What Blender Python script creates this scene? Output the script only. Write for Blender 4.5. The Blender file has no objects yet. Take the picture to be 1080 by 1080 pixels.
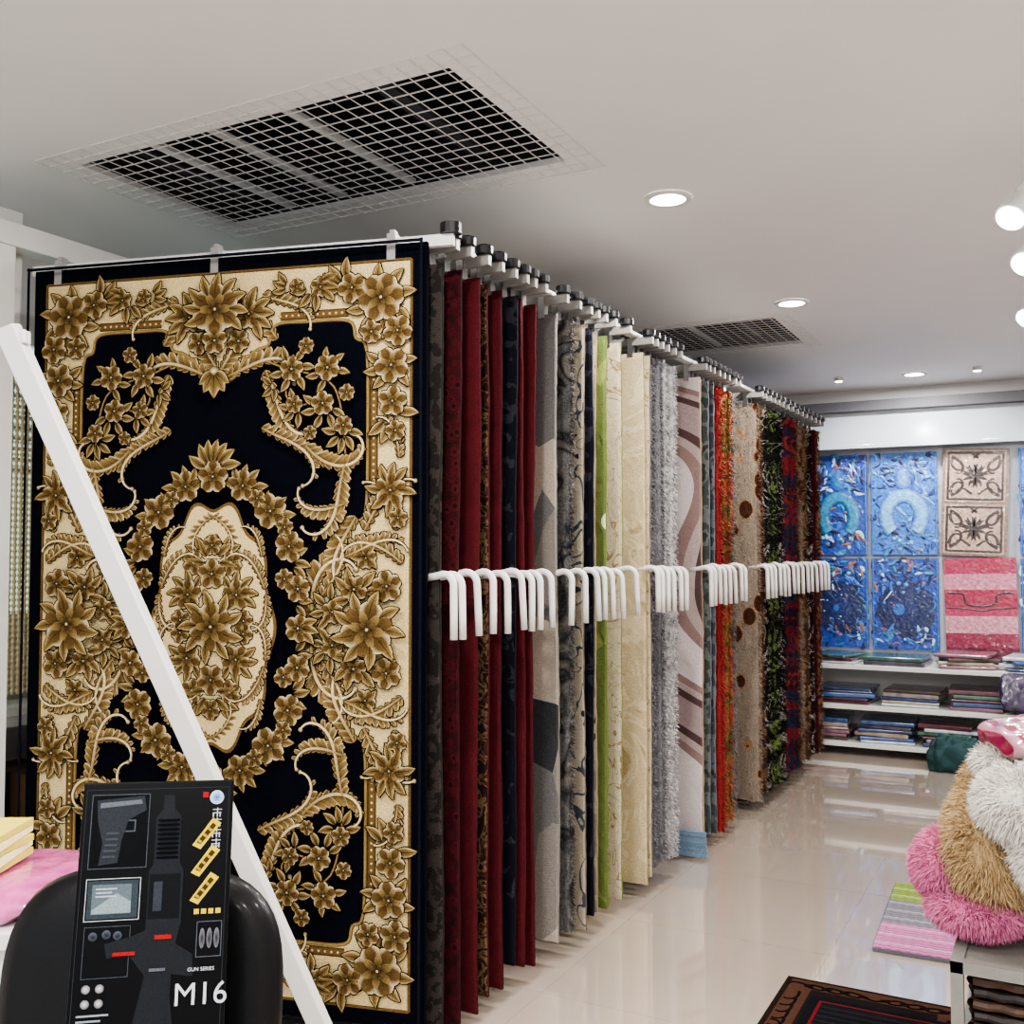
import bpy, math, random
import numpy as np
from mathutils import Vector, Matrix
from mathutils.geometry import tessellate_polygon
random.seed(7); rng=np.random.default_rng(5)
sc=bpy.context.scene
R=math.radians
def lin(h):
    h=h.lstrip('#'); o=[]
    for i in (0,2,4):
        c=int(h[i:i+2],16)/255
        o.append(c/12.92 if c<=.04045 else ((c+.055)/1.055)**2.4)
    return tuple(o)
def c4(h): return lin(h)+(1,)
def mute(h,k=.2,g=.84):
    c=lin(h); l=.3*c[0]+.55*c[1]+.15*c[2]; return tuple((x*(1-k)+l*k)*g for x in c)+(1,)
# ---------------------------------------------------------------- materials
def base(name):
    m=bpy.data.materials.new(name); m.use_nodes=True
    nt=m.node_tree; b=nt.nodes['Principled BSDF']
    return m,nt,b
def simple(name,col,rough=.5,metal=0,coat=0,bump=0,bscale=60,emit=None,es=0,var=.06,spec=.5):
    m,nt,b=base(name)
    b.inputs['Roughness'].default_value=rough; b.inputs['Metallic'].default_value=metal
    b.inputs['Specular IOR Level'].default_value=spec
    b.inputs['Coat Weight'].default_value=coat; b.inputs['Coat Roughness'].default_value=.12
    tc=nt.nodes.new('ShaderNodeTexCoord'); n=nt.nodes.new('ShaderNodeTexNoise')
    n.inputs['Scale'].default_value=bscale; nt.links.new(tc.outputs['Object'],n.inputs['Vector'])
    r=nt.nodes.new('ShaderNodeValToRGB'); c=lin(col)
    r.color_ramp.elements[0].position=.3; r.color_ramp.elements[1].position=.7
    r.color_ramp.elements[0].color=tuple(x*(1-var) for x in c)+(1,)
    r.color_ramp.elements[1].color=tuple(min(1,x*(1+var)) for x in c)+(1,)
    nt.links.new(n.outputs['Fac'],r.inputs['Fac']); nt.links.new(r.outputs['Color'],b.inputs['Base Color'])
    if bump:
        bp=nt.nodes.new('ShaderNodeBump'); bp.inputs['Strength'].default_value=bump; bp.inputs['Distance'].default_value=.01
        nt.links.new(n.outputs['Fac'],bp.inputs['Height']); nt.links.new(bp.outputs['Normal'],b.inputs['Normal'])
    if emit:
        b.inputs['Emission Color'].default_value=c4(emit); b.inputs['Emission Strength'].default_value=es
    return m
def vcol(name,rough=.9,coat=0,pile=.5,pscale=350,sheen=0,bdist=.004,lo=.8,hi=1.15):
    m,nt,b=base(name)
    a=nt.nodes.new('ShaderNodeAttribute'); a.attribute_name='Col'
    tc=nt.nodes.new('ShaderNodeTexCoord'); n=nt.nodes.new('ShaderNodeTexNoise'); n.inputs['Scale'].default_value=pscale
    nt.links.new(tc.outputs['Object'],n.inputs['Vector'])
    mr=nt.nodes.new('ShaderNodeMapRange'); mr.inputs['From Min'].default_value=.3; mr.inputs['From Max'].default_value=.7
    mr.inputs['To Min'].default_value=lo; mr.inputs['To Max'].default_value=hi
    nt.links.new(n.outputs['Fac'],mr.inputs['Value'])
    vm=nt.nodes.new('ShaderNodeVectorMath'); vm.operation='SCALE'
    nt.links.new(a.outputs['Color'],vm.inputs[0]); nt.links.new(mr.outputs['Result'],vm.inputs['Scale'])
    nt.links.new(vm.outputs['Vector'],b.inputs['Base Color'])
    b.inputs['Roughness'].default_value=rough; b.inputs['Coat Weight'].default_value=coat; b.inputs['Coat Roughness'].default_value=.08
    b.inputs['Specular IOR Level'].default_value=.05 if not coat else .5
    bp=nt.nodes.new('ShaderNodeBump'); bp.inputs['Strength'].default_value=pile; bp.inputs['Distance'].default_value=bdist
    nt.links.new(n.outputs['Fac'],bp.inputs['Height']); nt.links.new(bp.outputs['Normal'],b.inputs['Normal'])
    if coat:
        n2=nt.nodes.new('ShaderNodeTexNoise'); n2.inputs['Scale'].default_value=14; n2.inputs['Distortion'].default_value=1.5
        nt.links.new(tc.outputs['Object'],n2.inputs['Vector'])
        b2=nt.nodes.new('ShaderNodeBump'); b2.inputs['Strength'].default_value=.9; b2.inputs['Distance'].default_value=.02
        nt.links.new(n2.outputs['Fac'],b2.inputs['Height']); nt.links.new(b2.outputs['Normal'],b.inputs['Coat Normal'])
    return m
def rugmat(name,tex,scale,stops,interp='CONSTANT',dist=0,detail=2,sc3=(1,1,1),pile=.6,pscale=260,offs=0,bdir='Z',lo=.7,hi=1.2):
    m,nt,b=base(name)
    tc=nt.nodes.new('ShaderNodeTexCoord'); mp=nt.nodes.new('ShaderNodeMapping')
    mp.inputs['Scale'].default_value=sc3; mp.inputs['Location'].default_value=(offs,offs*.7,offs*.3)
    nt.links.new(tc.outputs['Object'],mp.inputs['Vector'])
    if tex=='WAVE':
        t=nt.nodes.new('ShaderNodeTexWave'); t.bands_direction=bdir; t.inputs['Distortion'].default_value=dist
        t.inputs['Detail'].default_value=detail; t.inputs['Detail Scale'].default_value=1.2; o=t.outputs['Fac']
    elif tex=='VOR':
        t=nt.nodes.new('ShaderNodeTexVoronoi'); t.inputs['Randomness'].default_value=.8; o=t.outputs['Distance']
    elif tex=='CELL':
        t=nt.nodes.new('ShaderNodeTexVoronoi'); o=t.outputs['Color']
    else:
        t=nt.nodes.new('ShaderNodeTexNoise'); t.inputs['Distortion'].default_value=dist; t.inputs['Detail'].default_value=detail; o=t.outputs['Fac']
    t.inputs['Scale'].default_value=scale
    nt.links.new(mp.outputs['Vector'],t.inputs['Vector'])
    r=nt.nodes.new('ShaderNodeValToRGB'); r.color_ramp.interpolation=interp
    el=r.color_ramp.elements
    while len(el)<len(stops): el.new(.5)
    for e,(p,c) in zip(el,stops): e.position=p
    for e,(p,c) in zip(el,stops): e.position=p; e.color=mute(c)
    nt.links.new(o,r.inputs['Fac'])
    n=nt.nodes.new('ShaderNodeTexNoise'); n.inputs['Scale'].default_value=pscale; nt.links.new(tc.outputs['Object'],n.inputs['Vector'])
    mr=nt.nodes.new('ShaderNodeMapRange'); mr.inputs['From Min'].default_value=.3; mr.inputs['From Max'].default_value=.7
    mr.inputs['To Min'].default_value=lo; mr.inputs['To Max'].default_value=hi; nt.links.new(n.outputs['Fac'],mr.inputs['Value'])
    vm=nt.nodes.new('ShaderNodeVectorMath'); vm.operation='SCALE'
    nt.links.new(r.outputs['Color'],vm.inputs[0]); nt.links.new(mr.outputs['Result'],vm.inputs['Scale'])
    nt.links.new(vm.outputs['Vector'],b.inputs['Base Color'])
    b.inputs['Roughness'].default_value=.95; b.inputs['Specular IOR Level'].default_value=.1
    bp=nt.nodes.new('ShaderNodeBump'); bp.inputs['Strength'].default_value=pile; bp.inputs['Distance'].default_value=.008
    nt.links.new(n.outputs['Fac'],bp.inputs['Height']); nt.links.new(bp.outputs['Normal'],b.inputs['Normal'])
    return m
# ---------------------------------------------------------------- mesh builder
class MB:
    def __init__(s): s.v=[]; s.f=[]; s.m=[]
    def box(s,a,b,mi=0,M=None):
        x0,y0,z0=a; x1,y1,z1=b; n=len(s.v)
        P=[(x0,y0,z0),(x1,y0,z0),(x1,y1,z0),(x0,y1,z0),(x0,y0,z1),(x1,y0,z1),(x1,y1,z1),(x0,y1,z1)]
        if M: P=[tuple(M@Vector(p)) for p in P]
        s.v+=P
        for q in [(0,3,2,1),(4,5,6,7),(0,1,5,4),(1,2,6,5),(2,3,7,6),(3,0,4,7)]:
            s.f.append(tuple(n+i for i in q)); s.m.append(mi)
    def tube(s,path,r,k=10,mi=0,cap=True):
        path=[Vector(p) for p in path]; n=len(s.v); up=Vector((0,0,1))
        rr=r if isinstance(r,(list,tuple)) else [r]*len(path)
        prev=None
        for i,p in enumerate(path):
            t=(path[min(i+1,len(path)-1)]-path[max(i-1,0)]).normalized()
            if prev is None:
                a=up if abs(t.dot(up))<.9 else Vector((1,0,0)); u=t.cross(a).normalized()
            else: u=(prev-t*prev.dot(t)).normalized()
            prev=u; w=t.cross(u)
            for j in range(k):
                A=2*math.pi*j/k; s.v.append(tuple(p+(u*math.cos(A)+w*math.sin(A))*rr[i]))
        for i in range(len(path)-1):
            for j in range(k):
                a=n+i*k+j; b=n+i*k+(j+1)%k
                s.f.append((a,b,b+k,a+k)); s.m.append(mi)
        if cap:
            s.f.append(tuple(n+j for j in range(k))[::-1]); s.m.append(mi)
            e=n+(len(path)-1)*k; s.f.append(tuple(e+j for j in range(k))); s.m.append(mi)
    def obj(s,name,mats,parent=None,smooth=False,bevel=0):
        me=bpy.data.meshes.new(name); me.from_pydata(s.v,[],s.f)
        for m in mats: me.materials.append(m)
        me.polygons.foreach_set('material_index',s.m)
        if smooth: me.polygons.foreach_set('use_smooth',[True]*len(s.f))
        me.update()
        o=bpy.data.objects.new(name,me); sc.collection.objects.link(o)
        if bevel:
            b=o.modifiers.new('b','BEVEL'); b.width=bevel; b.segments=3; b.limit_method='ANGLE'
        if parent: o.parent=parent
        return o
def empty(name,loc=(0,0,0)):
    o=bpy.data.objects.new(name,None); sc.collection.objects.link(o); o.location=loc; return o
# ---------------------------------------------------------------- ornament builder (vertex coloured relief)
def clo(x,y,a,L,k0,k1,n=18,pw=2):
    P=[(x,y)]; h=L/n
    for i in range(n):
        t=(i+.5)/n; a+=(k0+(k1-k0)*t**pw)*h
        x+=math.cos(a)*h; y+=math.sin(a)*h; P.append((x,y))
    return P
class Orn:
    def __init__(s): s.v=[];s.f=[];s.c=[];s.z=.001;s.sym=[(1,1)]
    def _add(s,V,F,C):
        for sx,sy in s.sym:
            n=len(s.v)
            s.v+=[(x*sx,y*sy,z) for x,y,z in V]; s.c+=C; s.f+=[tuple(n+i for i in f) for f in F]
        s.z+=.000015
    def ribbon(s,P,W,mid,edge,h=.003):
        V=[];C=[];F=[];N=len(P); z=s.z
        for i,(x,y) in enumerate(P):
            t=i/(N-1)
            a=P[max(i-1,0)]; b=P[min(i+1,N-1)]
            dx,dy=b[0]-a[0],b[1]-a[1]; l=math.hypot(dx,dy) or 1; nx,ny=-dy/l,dx/l
            w=W(t); m=mid(t) if callable(mid) else mid; e=edge(t) if callable(edge) else edge
            V+=[(x+nx*w,y+ny*w,z),(x+nx*w*.45,y+ny*w*.45,z+h),(x-nx*w*.45,y-ny*w*.45,z+h),(x-nx*w,y-ny*w,z)]
            C+=[e,m,m,e]
            if i:
                n=(i-1)*4
                for k in range(3): F.append((n+k,n+k+1,n+k+5,n+k+4))
        s._add(V,F,C)
    def poly(s,P,col,h=0):
        T=tessellate_polygon([[Vector((x,y,0)) for x,y in P]])
        s._add([(x,y,s.z+h) for x,y in P],[tuple(t) for t in T],[col]*len(P))
    def disc(s,x,y,r,cc,rc,h=.004,n=12,ry=None):
        ry=ry or r
        V=[(x,y,s.z+h)]+[(x+r*math.cos(2*math.pi*i/n),y+ry*math.sin(2*math.pi*i/n),s.z) for i in range(n)]
        s._add(V,[(0,i+1,(i+1)%n+1) for i in range(n)],[cc]+[rc]*n)
def mixc(a,b,t):
    t=max(0,min(1,t)); return tuple(a[i]*(1-t)+b[i]*t for i in range(4))
CR=c4('#CFB987'); CR2=c4('#DECBA0'); GO=c4('#8C7446'); TA=c4('#67512F'); BR=c4('#3C2C17'); DK=c4('#1B130A'); NAVY=c4('#070912'); OL=c4('#4A3A20')
def petal(o,x,y,a,L,w,cb,ct,ce,outline=DK,n=6,curl=0,rnd=False):
    P=clo(x,y,a,L,curl/L if L else 0,curl/L,n)
    if rnd: W=lambda t:w*math.sin(math.pi*(.07+.80*t))**.65
    else: W=lambda t:w*max(.06,math.sin(math.pi*min(1,(t*.92+.06))**.85))
    if outline: o.ribbon(clo(x-math.cos(a)*.001,y-math.sin(a)*.001,a,L+.003,curl/L,curl/L,n),lambda t:W(t)+.0026,outline,outline,.0005)
    o.ribbon(P,W,lambda t:mixc(cb,ct,t**1.2),lambda t:mixc(mixc(cb,ce,.5),ce,t),.002)
def flower(o,x,y,r,rot=0,k=5,light=1):
    r*=.97
    for i in range(k):
        a=rot+2*math.pi*i/k; petal(o,x+math.cos(a)*r*.3,y+math.sin(a)*r*.3,a,r*.66,r*.46,BR,TA,CR2,rnd=True,n=7)
    for i in range(k):
        a=rot+2*math.pi*(i+.5)/k; petal(o,x+math.cos(a)*r*.12,y+math.sin(a)*r*.12,a,r*.50,r*.32,DK,GO,CR2,rnd=True)
    if r>.045:
        for i in range(4):
            a=rot+.4+2*math.pi*i/4; petal(o,x,y,a,r*.30,r*.18,DK,TA,CR,rnd=True,n=5)
    o.disc(x,y,r*.12,CR2,BR)
def leaf(o,x,y,a,L,curl=.5,w=.25):
    L*=.92
    petal(o,x,y,a,L,L*w,OL,GO,CR,curl=curl)
    P=clo(x,y,a,L*.85,curl/L,curl/L,5); o.ribbon(P,lambda t:.0014*(1-t)+.0004,DK,DK,.0032)
def leaves(o,x,y,r,angs,L):
    for a in angs: leaf(o,x+math.cos(R(a))*r,y+math.sin(R(a))*r,R(a),L,curl=.4 if int(a)%2 else -.4)
def acan(o,x,y,a,L,k0,k1,w,lobes=6,side=1,n=30,dark=False,pw=2):
    P=clo(x,y,a,L,k0,k1,n,pw); s=side*(1 if k1>0 else -1); N=int(lobes*1.25)+3
    for i in reversed(range(N)):
        t=.01+.80*i/(N-1); j=int(t*n); p=P[j]; q=P[min(j+1,n)]
        h=math.atan2(q[1]-p[1],q[0]-p[0])
        g=(.45+.75*math.sin(math.pi*min(1,t*.9+.12)))*(1-.4*t)
        petal(o,p[0],p[1],h-s*.38,w*2.3*g,w*.70*g,BR,GO,CR2,curl=s*-.9,n=7,rnd=True)
        petal(o,p[0],p[1],h+s*.35,w*1.3*g,w*.42*g,OL,TA,CR,curl=s*.3,n=5,rnd=True)
    prof=lambda t:w*.34*(.5+.5*math.sin(math.pi*(.1+.8*t)))*(1-.2*t)
    o.ribbon(P,lambda t:prof(t)+.0025,DK,DK,.0008)
    o.ribbon(P,prof,lambda t:mixc(GO,CR2,t*1.3),TA,.004)
    o.disc(P[-1][0],P[-1][1],w*.42,CR2,BR)
def vine(o,P,w=.0035): o.ribbon(P,lambda t:w,GO,BR,.002)
def cat(P,n=6):
    out=[]
    for i in range(len(P)-1):
        p0=P[max(i-1,0)];p1=P[i];p2=P[i+1];p3=P[min(i+2,len(P)-1)]
        for j in range(n):
            t=j/n; out.append(tuple(.5*((2*p1[k])+(-p0[k]+p2[k])*t+(2*p0[k]-5*p1[k]+4*p2[k]-p3[k])*t*t+(-p0[k]+3*p1[k]-3*p2[k]+p3[k])*t**3) for k in (0,1)))
    out.append(P[-1]); return out
def slab(w,h,t,col,orn):
    n=len(orn.v); x=w/2;y=h/2
    orn.v+=[(-x,-y,-t),(x,-y,-t),(x,y,-t),(-x,y,-t),(-x,-y,0),(x,-y,0),(x,y,0),(-x,y,0)]
    orn.c+=[col]*8
    for q in [(0,3,2,1),(4,5,6,7),(0,1,5,4),(1,2,6,5),(2,3,7,6),(3,0,4,7)]: orn.f.append(tuple(n+i for i in q))
def orn_obj(o,name,mat,M,parent=None):
    me=bpy.data.meshes.new(name); me.from_pydata(o.v,[],o.f); me.update()
    at=me.color_attributes.new('Col','FLOAT_COLOR','POINT')
    at.data.foreach_set('color',np.array(o.c,dtype=np.float32).ravel())
    me.materials.append(mat)
    ob=bpy.data.objects.new(name,me); sc.collection.objects.link(ob); ob.matrix_world=M
    if parent: ob.parent=parent
    return ob
Q4=[(1,1),(-1,1),(1,-1),(-1,-1)]; V2=[(1,1),(1,-1)]; H2=[(1,1),(-1,1)]; S1=[(1,1)]
# ================================================================ ROOM
CZ=2.83
m_ceil=simple('ceiling_paint','#DCDBDC',.6,bscale=3,var=.015)
m_wall=simple('wall_paint','#CFCDCB',.7,bscale=3,var=.02)
m_white=simple('white_powder_coat','#CDCDC8',.35,bscale=20,var=.02)
m_arm=simple('arm_grey_steel','#8A8884',.4,.2,bscale=20,var=.05)
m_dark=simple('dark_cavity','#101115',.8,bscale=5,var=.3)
m_black=simple('black_plastic','#0C0C0D',.35)
m_metal=simple('brushed_metal','#B8B8B8',.3,1)
mf,nt,b=base('polished_tile')
tc=nt.nodes.new('ShaderNodeTexCoord'); br=nt.nodes.new('ShaderNodeTexBrick'); br.offset=0; br.squash=1
br.inputs['Color1'].default_value=c4('#AD9F91'); br.inputs['Color2'].default_value=c4('#A99B8D'); br.inputs['Mortar'].default_value=c4('#8F8173')
br.inputs['Scale'].default_value=1; br.inputs['Mortar Size'].default_value=.0012; br.inputs['Brick Width'].default_value=.8; br.inputs['Row Height'].default_value=.8
nt.links.new(tc.outputs['Object'],br.inputs['Vector'])
nn=nt.nodes.new('ShaderNodeTexNoise'); nn.inputs['Scale'].default_value=6; nn.inputs['Detail'].default_value=6; nt.links.new(tc.outputs['Object'],nn.inputs['Vector'])
mx=nt.nodes.new('ShaderNodeMix'); mx.data_type='RGBA'; mx.blend_type='MULTIPLY'; mx.inputs['Factor'].default_value=.12
nt.links.new(br.outputs['Color'],mx.inputs[6]); nt.links.new(nn.outputs['Color'],mx.inputs[7]); nt.links.new(mx.outputs[2],b.inputs['Base Color'])
b.inputs['Roughness'].default_value=.06; b.inputs['Specular IOR Level'].default_value=1; b.inputs['Coat Weight'].default_value=1; b.inputs['Coat Roughness'].default_value=.03; b.inputs['Coat IOR'].default_value=1.85
X0,X1,Y0,Y1=-3.9,2.6,-3.0,8.6
q=MB(); q.box((X0,Y0,-.05),(X1,Y1,0)); q.obj('floor',[mf])
q=MB(); q.box((X0,Y1,0),(X1,Y1+.1,CZ+.3)); q.obj('wall_back',[m_wall])
q=MB(); q.box((X1,Y0,0),(X1+.1,Y1,CZ+.3)); q.obj('wall_right',[m_wall])
WY0,WY1,WZ0,WZ1=1.6,4.2,1.2,2.45
q=MB(); q.box((X0-.1,Y0,0),(X0,WY0,CZ+.3)); q.box((X0-.1,WY1,0),(X0,Y1,CZ+.3)); q.box((X0-.1,WY0,0),(X0,WY1,WZ0)); q.box((X0-.1,WY0,WZ1),(X0,WY1,CZ+.3))
q.obj('wall_left',[m_wall])
win=empty('window_1',(X0,2.9,1.8))
q=MB(); q.box((-.06,WY0-2.9,WZ0-1.8),(-.05,WY1-2.9,WZ1-1.8)); q.obj('glass',[simple('daylit_glass','#CFE0D6',.2,emit='#CDE6D8',es=.7)],win)
q=MB()
for yy in (WY0,2.5,3.3,WY1-.05): q.box((-.04,yy-2.9,WZ0-1.8),(.0,yy-2.85,WZ1-1.8))
for zz in (WZ0,WZ1-.05): q.box((-.04,WY0-2.9,zz-1.8),(0,WY1-2.9,zz-1.75))
q.obj('frame',[m_white],win)
q=MB()
for i in range(12): q.box((.005,WY0-2.86,.05+i*.045),(.025,WY1-2.94,.064+i*.045))
q.obj('blind_slats',[simple('blind_blue','#9FB4CC',.5)],win)
vents=[(-2.93,-1.45,2.34,3.09),(-2.7,-1.4,5.72,6.5)]
q=MB()
xs=sorted({X0,X1,-2.93,-2.7,-1.45,-1.4}); ys=sorted({Y0,Y1,2.34,3.09,5.72,6.5})
for i in range(len(xs)-1):
    for j in range(len(ys)-1):
        cx=(xs[i]+xs[i+1])/2; cy=(ys[j]+ys[j+1])/2
        if any(a<cx<b_ and c<cy<d for a,b_,c,d in vents): continue
        q.box((xs[i],ys[j],CZ),(xs[i+1],ys[j+1],CZ+.02))
q.obj('ceiling',[m_ceil])
m_slat=simple('vent_strip','#C4C6C8',.4,.1)
for k,(a,b_,c,d) in enumerate(vents):
    e=empty('ceiling_vent',((a+b_)/2,(c+d)/2,CZ)); ox,oy,oz=e.location
    w=(b_-a)/2; h=(d-c)/2
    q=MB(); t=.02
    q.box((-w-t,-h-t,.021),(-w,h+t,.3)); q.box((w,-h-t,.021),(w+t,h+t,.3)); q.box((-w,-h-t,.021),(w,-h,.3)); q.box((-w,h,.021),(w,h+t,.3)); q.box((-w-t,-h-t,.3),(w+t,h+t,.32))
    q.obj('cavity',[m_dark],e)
    q=MB()
    for f in (-.6,-.26,.16): q.box((f*w-.016,-h,.03),(f*w+.016,h,.045)); 
    for f in (-.85,.55): q.box((f*w-.03,-h,.08),(f*w+.03,h,.09),1)
    q.obj('duct_strips',[m_slat,simple('duct_panel','#34363c',.5)],e)
    q=MB(); W=w+.10;H=h+.10; n1=int(2*W/.056); n2=int(2*H/.056)
    for i in range(n1+1):
        x=-W+2*W*i/n1; q.box((x-.0012,-H,-.006),(x+.0012,H,-.0035))
    for i in range(n2+1):
        y=-H+2*H*i/n2; q.box((-W,y-.0012,-.0035),(W,y+.0012,-.0001))
    q.obj('wire_mesh',[simple('vent_wire','#D4D2D0',.5)],e)
m_lamp=simple('lamp_glow','#FFFFFF',.5,emit='#FFF8EE',es=14)
def downlight(x,y,p):
    e=empty('ceiling_downlight',(x,y,CZ))
    q=MB(); n=32
    for (r0,z0,r1,z1) in ((.09,-.001,.085,-.01),(.085,-.01,.066,-.008)):
        k=len(q.v)
        for i in range(n):
            A=2*math.pi*i/n; q.v+=[(r0*math.cos(A),r0*math.sin(A),z0),(r1*math.cos(A),r1*math.sin(A),z1)]
        for i in range(n):
            j=(i+1)%n; q.f.append((k+2*i,k+2*j,k+2*j+1,k+2*i+1)); q.m.append(0)
    q.obj('trim_ring',[m_white],e)
    q=MB(); q.tube([(0,0,-.001),(0,0,-.006)],.067,32); q.obj('diffuser',[m_lamp],e)
    l=bpy.data.lights.new('bulb','AREA'); l.shape='DISK'; l.size=.14; l.energy=p; l.color=(1,.97,.95)
    o=bpy.data.objects.new('bulb',l); sc.collection.objects.link(o); o.parent=e; o.location=(0,0,-.02)
for y in (-1.9,0,1.8,3.6,5.42,8.0): downlight((-1.27 if y<5 else -1.23) if y<7 else -.93,y,26)
for y in (-1.9,0,1.8,3.6,5.4,7.3): downlight(.9,y,26)
# ================================================================ FRONT CARPET
W,H=1.387,2.35
o=Orn(); slab(W,H,.018,NAVY,o)
inner=[(0,.77),(.05,.785),(.09,.84),(.13,.87),(.17,.885),(.195,.945),(.30,.95),(.44,.945),(.465,.89),(.50,.85),(.505,.6),(.50,.36),(.46,.32),(.43,.25),(.37,.20),(.325,.14),(.315,.06),(.33,0)]
I=cat(inner,5)
o.sym=Q4
OX,OY=.645,1.125
o.poly([(0,OY)]+I+[(OX,0),(OX,OY)],CR)
o.ribbon(I,lambda t:.006,GO,DK,.004)
o.ribbon([(0,OY),(OX/2,OY),(OX-.001,OY)],lambda t:.005,TA,BR); o.ribbon([(OX,OY),(OX,.5),(OX,0)],lambda t:.005,TA,BR)
for P in ([(.21,.972),(.44,.972)],[(.525,.80),(.525,.40)]):
    (x0,y0),(x1,y1)=P; o.ribbon([P[0],((x0+x1)/2,(y0+y1)/2),P[1]],lambda t:.014,TA,BR,.002)
    n=int(math.hypot(x1-x0,y1-y0)/.02)
    for j in range(n+1): o.disc(x0+(x1-x0)*j/n,y0+(y1-y0)*j/n,.0075,CR2,GO,.004,8)
acan(o,.03,.79,R(20),.30,1,-26,.022,6,1)
acan(o,.0,.80,R(60),.2,-1,22,.02,5,1)
acan(o,.20,.90,R(120),.26,2,24,.020,6,-1)
acan(o,.15,1.04,R(-20),.22,2,-24,.017,5,1)
acan(o,.33,.02,R(100),.30,-3,-22,.024,7,1)
acan(o,.36,.10,R(50),.24,1,26,.018,5,-1)
acan(o,.47,.34,R(-120),.26,-1,24,.022,6,1)
acan(o,.50,.30,R(60),.24,1,-20,.018,5,1)
acan(o,.60,.30,R(100),.2,1,22,.015,5,1)
acan(o,.61,.52,R(95),.16,1,28,.013,4,1)
acan(o,.62,.20,R(140),.24,2,22,.016,6,1); acan(o,.44,.22,R(20),.22,2,-24,.016,6,1)
leaves(o,.50,.22,.0,(60,130,-30,190),.06); flower(o,.505,.215,.036,.3)
leaves(o,.10,.98,.03,(10,-20,40,-50,80,120),.07)
flower(o,.105,.985,.052,.3); flower(o,.07,.90,.04,.9)
leaves(o,.44,1.05,.03,(160,190,140,100),.07); leaves(o,.55,1.0,.05,(20,60,100,140,200,240,280,330),.075)
leaves(o,.58,.80,.03,(20,160,200,240,320),.065); leaves(o,.58,.65,.03,(-60,-100,230,10),.07)
leaves(o,.33,1.06,.03,(0,30,-30,-80,200,240),.06)
flower(o,.35,1.055,.035,.2); flower(o,.27,1.06,.026,.5); leaves(o,.25,1.06,.02,(170,200,140),.05)
flower(o,.455,1.045,.05,.7); flower(o,.55,1.01,.078,.1,6); flower(o,.605,.905,.05,1); flower(o,.52,.905,.038,.4)
flower(o,.585,.80,.058,.8); flower(o,.59,.69,.048,.2); flower(o,.60,.60,.034,.5)
leaves(o,.585,.42,.03,(90,60,120,-90,-60,-130,0,180),.06); flower(o,.585,.42,.054,.2); flower(o,.61,.335,.032,.2)
leaves(o,.48,.10,.03,(60,120,150,200,20),.07); flower(o,.575,.13,.05,.5); flower(o,.47,.12,.045,.9); flower(o,.40,.05,.038,.2)
leaves(o,.40,.06,.03,(100,150,200,240),.055)
vine(o,cat([(.17,.83),(.25,.80),(.33,.78),(.40,.74),(.43,.64),(.44,.52)],4)); vine(o,cat([(.20,.62),(.28,.68),(.36,.70)],4)); vine(o,cat([(.25,.80),(.24,.72),(.29,.66)],4))
acan(o,.17,.80,R(-60),.32,-3,28,.020,8,1)
acan(o,.16,.62,R(-30),.30,2,-28,.018,7,1)
acan(o,.31,.56,R(-50),.28,4,28,.021,7,-1)
acan(o,.44,.50,R(-110),.30,3,-28,.020,7,1)
acan(o,.44,.38,R(200),.20,-2,-30,.017,6,1)
leaves(o,.26,.80,.03,(10,60,200,250,-50,120),.055); leaves(o,.38,.79,.03,(0,50,100,200,250),.05); leaves(o,.37,.68,.03,(-20,-60,200,160,250),.055)
leaves(o,.43,.60,.02,(0,-50,180,230,-90),.055); leaves(o,.28,.68,.02,(120,180,230,-80),.05); leaves(o,.20,.75,.01,(150,230,-80),.045)
flower(o,.26,.80,.042,.2); flower(o,.38,.80,.044,.8); flower(o,.365,.69,.040,.4); flower(o,.27,.69,.030,.1); flower(o,.435,.62,.032,.9); flower(o,.445,.72,.028,.3); flower(o,.31,.87,.028,.3); flower(o,.325,.60,.024,.3)
leaves(o,.10,.42,.03,(90,60,120,20,150),.065); leaves(o,.19,.33,.03,(20,60,100,-20),.07); leaves(o,.25,.20,.03,(0,40,-30,70),.06); leaves(o,.27,.08,.02,(10,40,-40),.055)
flower(o,.10,.44,.052,.3); flower(o,.195,.36,.058,.6); flower(o,.26,.25,.052,.1); flower(o,.245,.15,.034,.4); flower(o,.29,.12,.044,.4)
flower(o,.15,.40,.03,.8); flower(o,.245,.31,.03,.2)
med=[(r*.20*math.cos(a),r*.375*math.sin(a)) for a in [2*math.pi*i/120 for i in range(120)] for r in [1+.05*math.cos(10*a)]]
o.sym=S1
o.poly([(x*1.05,y*1.03) for x,y in med],TA); o.poly(med,CR,.001)
o.sym=Q4
acan(o,.0,.345,R(-25),.2,-6,-32,.012,6,1); acan(o,.18,.12,R(110),.2,2,30,.012,6,1); acan(o,.185,.10,R(-85),.14,-3,-34,.011,4,1); acan(o,.17,.22,R(100),.13,2,34,.010,4,1)
leaves(o,.08,.10,.03,(10,50,90,-20,130),.055); leaves(o,.04,.22,.02,(40,80,120,0),.05)
flower(o,.085,.10,.05,.3); flower(o,.065,.20,.040,.7); flower(o,.11,.02,.034,.1)
o.sym=V2
leaves(o,0,.20,.03,(90,50,130,0,180),.065); flower(o,0,.165,.05,R(90)); flower(o,0,.255,.034,R(90))
leaves(o,0,.49,.03,(90,50,130,20,160,70,110),.075); flower(o,0,.47,.055,R(90))
leaves(o,0,1.0,.05,(90,60,120,30,150,0,180,-30,210),.075); flower(o,0,1.0,.085,R(90),6); flower(o,0,.9,.045,R(90)); 
for a,L in ((-90,.09),(-60,.08),(-120,.08),(-35,.07),(-145,.07)): leaf(o,0,.80,R(a),L,0,.30)
o.disc(0,.80,.02,CR2,BR)
o.sym=H2
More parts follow.
